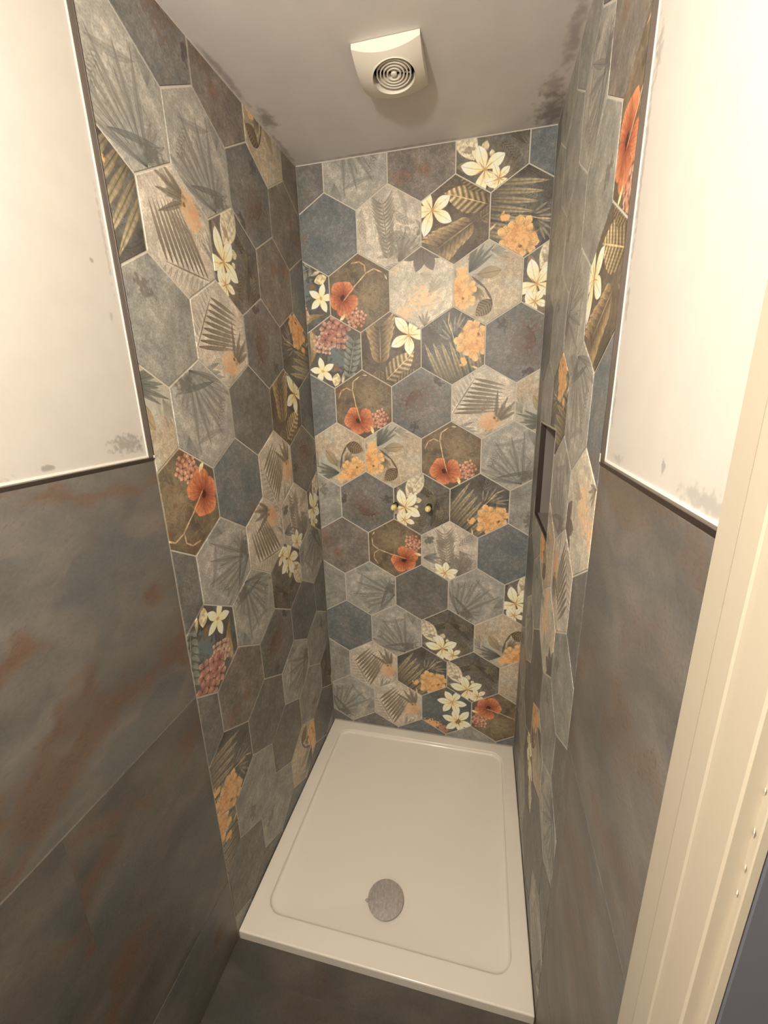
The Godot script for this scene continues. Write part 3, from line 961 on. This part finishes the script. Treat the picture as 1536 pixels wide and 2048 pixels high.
func build_right_wall() -> void:
	var wall := structure("wall_right", "right wall of botanical hexagon tiles with a recessed niche beside grey stone tiles and cream paint", "wall")
	var x0 := XR + 0.0075
	var x1 := XR + 0.14
	var st := begin()
	var nz0 := NICHE.position.x
	var nz1 := NICHE.end.x
	var ny0 := NICHE.position.y
	var ny1 := NICHE.end.y
	var dz := 1.248
	for b: Array in [[-0.11, nz0, 0.0, CEIL], [nz1, dz, 0.0, CEIL], [nz0, nz1, 0.0, ny0], [nz0, nz1, ny1, CEIL], [dz, 2.03, 2.02, CEIL], [2.03, ZF + 0.1, 0.0, CEIL]]:
		bx(st, Vector3(x0, b[2], b[0]), Vector3(x1, b[3], b[1]))
	part("backing", st.commit(), mats.grout, wall)
	st = begin()
	for b: Array in [[0.0, nz0, FLOOR, CEIL - 0.0005], [nz1, ZB, FLOOR, CEIL - 0.0005], [nz0, nz1, FLOOR, ny0], [nz0, nz1, ny1, CEIL - 0.0005]]:
		bx(st, Vector3(XR + 0.0013, b[2], b[0]), Vector3(x0, b[3], b[1]))
	part("grout", st.commit(), mats.grout, wall)
	part("grout", box_mesh(Vector3(XR + 0.0013, FLOOR, ZB), Vector3(x0, RAIL - 0.004, 1.22)), mats.grout, wall)
	part("paint", box_mesh(Vector3(XR + 0.007, RAIL - 0.004, ZB + 0.001), Vector3(x0, CEIL, 1.248), 0.0, Vector2(0.83, RAIL), Vector2(0.5, CEIL - RAIL)), mats.paint_right, wall)
	st = begin()
	bx(st, Vector3(XR + 0.007, 2.02, 1.248), Vector3(x0, CEIL, 2.03))
	bx(st, Vector3(XR + 0.007, FLOOR, 2.03), Vector3(x0, CEIL, ZF))
	part("paint", st.commit(), mats.paint, wall)
	var rows := {
		-1: "N1 M3 M1 N2 R0", 0: "M0 M3 H1 R5", 1: "N2 M4 M2 M5 C5", 2: "N1 M1 H4 J2", 3: "N0 M3 E1 H3 S1", 4: "N2 M1 H0 K2",
		5: "N4 M2 F4 G4 N3", 6: "N4 M1 K4 M2", 7: "N1 H2 N5 M1 N2", 8: "M1 N3 F3 H2", 9: "N0 M2 D3 N1 N4", 10: "N2 M3 N0 H1", 11: "N4 N1 M2 N3 N0"}
	var first := {}
	for r: int in rows:
		first[r] = -1 if absi(r) % 2 == 1 else 0
	var w := wall_frame(Vector3(XR, 0, 0), Vector3.BACK, Vector3.LEFT)
	lay_rows(wall, w, rows, first, Rect2(0.001, FLOOR + 0.002, ZB - 0.0025, CEIL - FLOOR - 0.0055), -0.0225, NICHE.grow(0.0012))
	var k := 1
	for y: Array in [[RAIL - 0.0065, 0.876], [0.874, 0.276], [0.274, FLOOR + 0.002]]:
		large_tile(wall, w, Rect2(ZB + 0.0015, y[1], 1.2 - ZB, y[0] - y[1]), 2 + k % 2)
		k += 1
	# the niche: stone lining, a dark edge bar down the far side and along the sill
	var n := Node3D.new()
	n.name = "niche"
	wall.add_child(n)
	n.set_meta("label", "recessed shelf niche edged with a dark bar")
	var d := XR + 0.10
	part("niche_back", box_mesh(Vector3(d, ny0, nz0), Vector3(d + 0.008, ny1, nz1)), mats.liner, n)
	part("niche_side", box_mesh(Vector3(XR + 0.002, ny0, nz0 - 0.0005), Vector3(d, ny1, nz0 + 0.006)), mats.liner, n)
	part("niche_side", box_mesh(Vector3(XR + 0.002, ny0, nz1 - 0.004), Vector3(d, ny1, nz1 + 0.0005)), mats.liner, n)
	part("niche_top", box_mesh(Vector3(XR + 0.002, ny1 - 0.006, nz0), Vector3(d, ny1 + 0.0005, nz1)), mats.liner, n)
	part("niche_sill", box_mesh(Vector3(XR + 0.002, ny0 - 0.0005, nz0), Vector3(d, ny0 + 0.006, nz1)), mats.liner, n)
	part("edge_bar", box_mesh(Vector3(XR - 0.0004, ny0, nz0 - 0.0005), Vector3(XR + 0.015, ny1, nz0 + 0.0075), 0.0006), mats.bronze, n, "dark edge bar down the far side of the niche")
	part("edge_bar", box_mesh(Vector3(XR - 0.0004, ny0 - 0.0005, nz0), Vector3(XR + 0.007, ny0 + 0.0072, nz1), 0.0006), mats.bronze, n, "dark edge bar along the niche sill")
	part("grout_line", box_mesh(Vector3(XR - 0.0002, ny1 - 0.002, nz0), Vector3(XR + 0.003, ny1 + 0.001, nz1)), mats.grout, n)
	part("grout_line", box_mesh(Vector3(XR - 0.0002, ny0, nz1 - 0.002), Vector3(XR + 0.003, ny1, nz1 + 0.001)), mats.grout, n)

func build_trims() -> void:
	# steel edge profiles round the painted panels: a lip on the tile face and a web down to the paint
	var lab := ["brushed steel edge strip standing between left hexagon tiles and cream paint", "brushed steel edge strip lying on the large left wall tiles below the paint",
		"steel edge strip standing between right hexagon tiles and cream paint", "pale steel edge strip lying on the grey right wall tiles below the paint"]
	for side in 2:
		var face := 0.0 if side == 0 else XR
		var inw := 1.0 if side == 0 else -1.0
		var deep := 0.012 if side == 0 else 0.007
		var a := face + inw * 0.0006
		var b := face - inw * deep
		var lo := minf(a, b)
		var hi := maxf(a, b)
		var zend := ZF - 0.001 if side == 0 else 1.1925
		var t := structure("trim_%d" % (1 + 2 * side), lab[2 * side], "edge trim")
		part("profile", box_mesh(Vector3(lo, RAIL - 0.0045, ZB - 0.0010), Vector3(hi, CEIL - 0.001, ZB + 0.0016), 0.0004), mats.steel, t)
		part("caulk_line", box_mesh(Vector3(minf(b, b + inw * 0.0012), RAIL, ZB + 0.0016), Vector3(maxf(b, b + inw * 0.0012), CEIL - 0.001, ZB + 0.004)), mats.caulk, t)
		t = structure("trim_%d" % (2 + 2 * side), lab[2 * side + 1], "edge trim")
		part("profile", box_mesh(Vector3(lo, RAIL - 0.0062, ZB + 0.0016), Vector3(hi, RAIL, zend), 0.0004), mats.steel, t)
		part("caulk_line", box_mesh(Vector3(minf(b, b + inw * 0.0014), RAIL, ZB + 0.004), Vector3(maxf(b, b + inw * 0.0014), RAIL + 0.003, zend)), mats.caulk, t)
		part("corner_filler", box_mesh(Vector3(minf(a, a + inw * 0.0004), RAIL - 0.001, ZB - 0.002), Vector3(maxf(a, a + inw * 0.0004), RAIL + (0.012 if side == 1 else 0.004), ZB + 0.002)), mats.caulk, t)

func build_door() -> void:
	var d := structure("door_1", "cream moulded door frame with an open slate blue door beside the right wall", "door")
	# architrave: (z, how far it stands out)
	var prof := PackedVector2Array([Vector2(1.193, 0.0), Vector2(1.193, 0.0095), Vector2(1.1945, 0.011), Vector2(1.222, 0.0125), Vector2(1.2245, 0.0134), Vector2(1.2455, 0.0137), Vector2(1.2475, 0.0128), Vector2(1.2525, 0.0124), Vector2(1.2785, 0.0118), Vector2(1.280, 0.0104), Vector2(1.280, 0.0)])
	part("architrave", extrude(prof, Vector3(XR, FLOOR, 0), Vector3.BACK, Vector3.LEFT, Vector3.UP * 2.045), mats.gloss, d)
	var prof2 := PackedVector2Array()
	for p in prof:
		prof2.append(Vector2(3.31 - p.x, p.y))
	part("architrave", extrude(prof2, Vector3(XR, FLOOR, 0), Vector3.BACK, Vector3.LEFT, Vector3.UP * 2.045), mats.gloss, d)
	part("architrave", box_mesh(Vector3(XR - 0.013, 2.06, 1.193), Vector3(XR, 2.13, 2.117), 0.002), mats.gloss, d)
	part("door_stop", box_mesh(Vector3(XR - 0.0005, FLOOR, 1.262), Vector3(XR + 0.006, 2.03, 1.2862), 0.0008), mats.gloss, d)
	part("jamb", box_mesh(Vector3(XR + 0.006, FLOOR, 1.249), Vector3(XR + 0.14, 2.02, 1.2555)), mats.gloss, d)
	part("jamb", box_mesh(Vector3(XR + 0.001, FLOOR, 2.005), Vector3(XR + 0.14, 2.02, 2.029)), mats.gloss, d)
	part("door_leaf", box_mesh(Vector3(XR + 0.0064, FLOOR + 0.006, 1.257), Vector3(XR + 0.75, 2.0, 1.2868), 0.001), mats.navy, d, "slate blue door leaf standing open")
	rng.seed = 99
	for i in 4:
		var y := 1.185 + 0.03 * i + rng.randf_range(-0.004, 0.004)
		var s := rng.randf_range(0.0012, 0.0028)
		var pts := PackedVector2Array([Vector2(-s, -s * 0.7), Vector2(s * 0.8, -s), Vector2(s, s * 0.5), Vector2(0, s), Vector2(-s * 0.9, s * 0.6)])
		part("paint_flake", extrude(pts, Vector3(XR - 0.0006, y, 1.2805 + rng.randf_range(0.0, 0.003)), Vector3(-0.5, 0, 0.85).normalized(), Vector3.UP, Vector3(-0.85, 0, -0.5) * 0.0007), mats.gloss, d)

# ================================================================ things
func rounded_rect(x0: float, x1: float, z0: float, z1: float, r: float, y: float, n := 10) -> PackedVector3Array:
	var out := PackedVector3Array()
	var corners := [[x1 - r, z1 - r, 0.0], [x0 + r, z1 - r, 90.0], [x0 + r, z0 + r, 180.0], [x1 - r, z0 + r, 270.0]]
	for c in corners:
		for i in n:
			var a := deg_to_rad(c[2] + 90.0 * i / (n - 1))
			out.append(Vector3(c[0] + cos(a) * r, y, c[1] + sin(a) * r))
	# points along the straight edges too
	var all := PackedVector3Array()
	for i in out.size():
		all.append(out[i])
		if i % n == n - 1:
			for k in range(1, 9):
				all.append(out[i].lerp(out[(i + 1) % out.size()], k / 9.0))
	return all

func build_tray() -> void:
	var t := thing("shower_tray", "white acrylic shower tray with raised rim between the tiled walls", "shower tray", Vector3(0, 0, 0))
	var top := 0.045
	var x0 := 0.0015
	var x1 := XR - 0.0015
	var z0 := 0.0015
	var z1 := 0.829
	var rings := []
	rings.append(rounded_rect(x0, x1, z0, z1, 0.004, FLOOR + 0.0005))
	rings.append(rounded_rect(x0, x1, z0, z1, 0.004, top - 0.0045))
	rings.append(rounded_rect(x0 + 0.0005, x1 - 0.0005, z0 + 0.0005, z1 - 0.0005, 0.004, top - 0.0025))
	rings.append(rounded_rect(x0 + 0.002, x1 - 0.002, z0 + 0.002, z1 - 0.002, 0.004, top - 0.0005))
	rings.append(rounded_rect(x0 + 0.005, x1 - 0.005, z0 + 0.005, z1 - 0.005, 0.005, top))
	var ix0 := 0.046
	var ix1 := XR - 0.046
	var iz0 := 0.044
	var iz1 := 0.772
	rings.append(rounded_rect(ix0 - 0.004, ix1 + 0.004, iz0 - 0.004, iz1 + 0.004, 0.054, top))
	for k in 7:
		var a := PI * 0.5 * k / 6.0
		var ins := 0.005 * sin(a)
		rings.append(rounded_rect(ix0 + ins, ix1 - ins, iz0 + ins, iz1 - ins, 0.050, top - 0.004 * (1.0 - cos(a))))
	for k in 7:
		var a := PI * 0.5 * k / 6.0
		var ins := 0.005 + 0.010 * (1.0 - cos(a))
		rings.append(rounded_rect(ix0 + ins, ix1 - ins, iz0 + ins, iz1 - ins, 0.045, top - 0.004 - 0.010 * sin(a)))
	var last: PackedVector3Array = rings[-1]
	for f: float in [0.08, 0.5, 0.9, 1.0]:
		var ring := PackedVector3Array()
		for p in last:
			var c := Vector3(0.397, 0.0225, 0.656)
			var dir := (p - c) * Vector3(1, 0, 1)
			var e := c + dir.normalized() * 0.040
			ring.append(p.lerp(e, f))
		rings.append(ring)
	var st := begin()
	skin(st, rings)
	part("tray_body", st.commit(), mats.acrylic, t)

func build_drain() -> void:
	var at := Vector3(0.397, 0.0292, 0.656)
	var t := thing("drain_cover", "round dull metal waste cover in the white shower tray", "drain cover", at)
	var st := begin()
	var n := 48
	var rings := []
	for p: Array in [[0.0001, 0.0075], [0.02, 0.0072], [0.04, 0.0062], [0.050, 0.0050], [0.0535, 0.0040], [0.0548, 0.0028], [0.0548, 0.0012]]:
		var ring := PackedVector3Array()
		for j in n:
			var a := TAU * j / n
			ring.append(Vector3(cos(a) * p[0], p[1], -sin(a) * p[0]))
		rings.append(ring)
	# smooth cap with planar uv
	for i in rings.size() - 1:
		for j in n:
			var k := (j + 1) % n
			var q := [rings[i][j], rings[i + 1][j], rings[i + 1][k], rings[i][k]]
			var nn := []
			for v: Vector3 in q:
				nn.append(Vector3(v.x * 3.0, 1.0 if i < 5 else 0.1, v.z * 3.0).normalized())
			for m in [[0, 1, 2], [0, 2, 3]]:
				tri(st, q[m[0]], q[m[1]], q[m[2]], Vector3(q[0].x, 0.3, q[0].z), Vector2(q[m[0]].x, q[m[0]].z) * 9.0 + Vector2(0.5, 0.5), Vector2(q[m[1]].x, q[m[1]].z) * 9.0 + Vector2(0.5, 0.5), Vector2(q[m[2]].x, q[m[2]].z) * 9.0 + Vector2(0.5, 0.5), nn[m[0]], nn[m[1]], nn[m[2]])
	part("cover_disc", st.commit(), mats.drain, t)
	part("flange", lathe([[0.030, 0.0004], [0.050, 0.0004], [0.0535, 0.0006], [0.0537, -0.0020]]), mats.steel, t)
	part("lift_tab", extrude(PackedVector2Array([Vector2(-0.0585, -0.004), Vector2(-0.0635, 0.0), Vector2(-0.0585, 0.006), Vector2(-0.052, 0.004), Vector2(-0.052, -0.004)]), Vector3(0, 0.0006, 0), Vector3(0.97, 0, -0.24).normalized(), Vector3(0.24, 0, 0.97).normalized(), Vector3.UP * 0.002), mats.drain, t)

func build_fan() -> void:
	var cx := 0.3995
	var cz := 0.350
	var hw := 0.0755
	var t := thing("extractor_fan", "square white ceiling extractor fan with round grille of concentric rings", "fan", Vector3(cx, CEIL, cz))
	var gx := 0.007
	var gz := 0.014
	var gr := 0.0485
	var n := 96
	var depth := func(x: float, z: float) -> float:
		return 0.0105 + 0.0145 * (1.0 - pow(x / hw, 2)) + 0.018 * (1.0 - pow(z / hw, 2))
	var rings := []
	var outline := PackedVector3Array()
	for j in n:
		var a := TAU * j / n
		var d := Vector2(cos(a), sin(a))
		# from the grille's centre out to the square
		var tx := ((hw if d.x > 0 else -hw) - gx) / d.x if absf(d.x) > 1e-6 else 1e9
		var tz := ((hw if d.y > 0 else -hw) - gz) / d.y if absf(d.y) > 1e-6 else 1e9
		var s := minf(tx, tz)
		outline.append(Vector3(gx + d.x * s, 0, gz + d.y * s))
	# snap the nearest points on to the corners
	for c: Vector2 in [Vector2(hw, hw), Vector2(-hw, hw), Vector2(-hw, -hw), Vector2(hw, -hw)]:
		var best := 0
		for j in n:
			if Vector2(outline[j].x, outline[j].z).distance_to(c) < Vector2(outline[best].x, outline[best].z).distance_to(c):
				best = j
		outline[best] = Vector3(c.x, 0, c.y)
	for f: float in [0.0, 0.06, 0.12, 0.3, 0.5, 0.7, 0.88, 1.0]:
		var ring := PackedVector3Array()
		for j in n:
			var a := TAU * j / n
			var c := Vector3(gx + cos(a) * gr, 0, gz + sin(a) * gr)
			var p := c.lerp(outline[j], f)
			ring.append(Vector3(p.x, -depth.call(p.x, p.z) - (0.0012 if f == 0.0 else 0.0), p.z))
		rings.append(ring)
	var st := begin()
	skin(st, rings)
	# straight sides up to the ceiling
	var lastr: PackedVector3Array = rings[-1]
	for j in n:
		var k := (j + 1) % n
		var a := lastr[j]
		var b := lastr[k]
		var m := (a + b) * 0.5
		var nn := Vector3(signf(m.x), 0, 0) if absf(m.x) > absf(m.z) else Vector3(0, 0, signf(m.z))
		quad(st, a, b, Vector3(b.x, -0.0006, b.z), Vector3(a.x, -0.0006, a.z), nn)
	# the wall of the round opening
	var inner := []
	for dd: float in [0.0, 0.026]:
		var ring := PackedVector3Array()
		for j in n:
			var p: Vector3 = rings[0][j]
			ring.append(Vector3(p.x, p.y + dd, p.z))
		inner.append(ring)
	for j in n:
		var k := (j + 1) % n
		var m: Vector3 = inner[0][j]
		quad(st, inner[0][j], inner[0][k], inner[1][k], inner[1][j], Vector3(gx - m.x, 0, gz - m.z).normalized())
	part("housing", st.commit(), mats.plastic, t)
	var tilt := Basis(Vector3.RIGHT, deg_to_rad(-5.3))
	var at := Vector3(gx, -0.0290, gz)
	part("duct", lathe([[0.0001, 0.0255], [gr - 0.0006, 0.0255], [gr - 0.0006, 0.0250], [gr - 0.0006, 0.010]], Vector3.UP, at), mats.dark, t)
	for r: float in [0.0385, 0.0310, 0.0232, 0.0155]:
		part("grille_ring", lathe([[r - 0.0014, 0.006], [r - 0.0014, -0.0028], [r - 0.0012, -0.0035], [r + 0.0012, -0.0035], [r + 0.0014, -0.0028], [r + 0.0014, 0.006]], Vector3.UP, Vector3.ZERO, 56), mats.plastic, t).transform = Transform3D(tilt, at)
	part("grille_hub", lathe([[0.0001, -0.0045], [0.005, -0.0042], [0.0068, -0.003], [0.0072, 0.004], [0.0072, 0.006]]), mats.plastic, t).transform = Transform3D(tilt, at)
	for i in 3:
		part("grille_spoke", box_mesh(Vector3(-0.040, 0.0042, -0.0012), Vector3(0.040, 0.0062, 0.0012)), mats.plastic, t).transform = Transform3D(tilt * Basis(Vector3.UP, deg_to_rad(60.0 * i + 20.0)), at)

func pipe_stub(at: Vector3, label: String) -> void:
	var t := thing("pipe_stub", label, "pipe stub", at)
	t.set_meta("group", "capped pipe stubs on the back wall")
	var ax := Vector3.BACK
	part("pipe", lathe([[0.0072, -0.006], [0.0072, 0.050], [0.0072, 0.0501], [0.0001, 0.0502]], ax, Vector3.ZERO, 24), mats.brass, t)
	part("wall_hole", lathe([[0.0001, 0.0002], [0.0105, 0.0003], [0.011, 0.0001]], ax, Vector3.ZERO, 24), mats.dark, t)
	part("cap", lathe([[0.0092, 0.036], [0.0098, 0.037], [0.0098, 0.052], [0.0088, 0.0545], [0.0058, 0.0555], [0.0052, 0.0557], [0.0050, 0.062], [0.0040, 0.0635], [0.0001, 0.064]], ax, Vector3.ZERO, 24), mats.cap, t, "cream plastic cap")
	part("cap_rib", lathe([[0.0096, 0.0385], [0.0110, 0.0390], [0.0110, 0.0420], [0.0096, 0.0425]], ax, Vector3.ZERO, 24), mats.cap, t)

func pendant_lamp(at: Vector3, c: Color, energy: float) -> void:
	var t := thing("pendant_lamp", "bare pendant bulb hanging from the ceiling behind the viewer", "lamp", at)
	var white := plain(Color(0.92, 0.90, 0.86), 0.5)
	var up := CEIL - at.y
	part("ceiling_rose", lathe([[0.0001, up - 0.022], [0.02, up - 0.022], [0.042, up - 0.010], [0.045, up - 0.0005]]), white, t)
	part("cord", lathe([[0.003, up - 0.02], [0.003, 0.10]], Vector3.UP, Vector3.ZERO, 10), white, t)
	part("lamp_holder", lathe([[0.004, 0.105], [0.016, 0.098], [0.019, 0.085], [0.019, 0.060], [0.016, 0.055]]), white, t)
	var glow := plain(Color(1, 0.95, 0.88), 0.4)
	glow.emission_enabled = true
	glow.emission = c
	glow.emission_energy_multiplier = 4.0
	part("bulb", lathe([[0.0001, -0.034], [0.012, -0.032], [0.024, -0.022], [0.030, -0.004], [0.029, 0.012], [0.021, 0.034], [0.014, 0.050], [0.013, 0.062]]), glow, t)
	var l := OmniLight3D.new()
	l.name = "bulb_light"
	l.light_color = c
	l.light_energy = energy
	l.light_size = 0.03
	l.omni_range = 12.0
	l.omni_attenuation = 2.0
	l.shadow_enabled = true
	t.add_child(l)
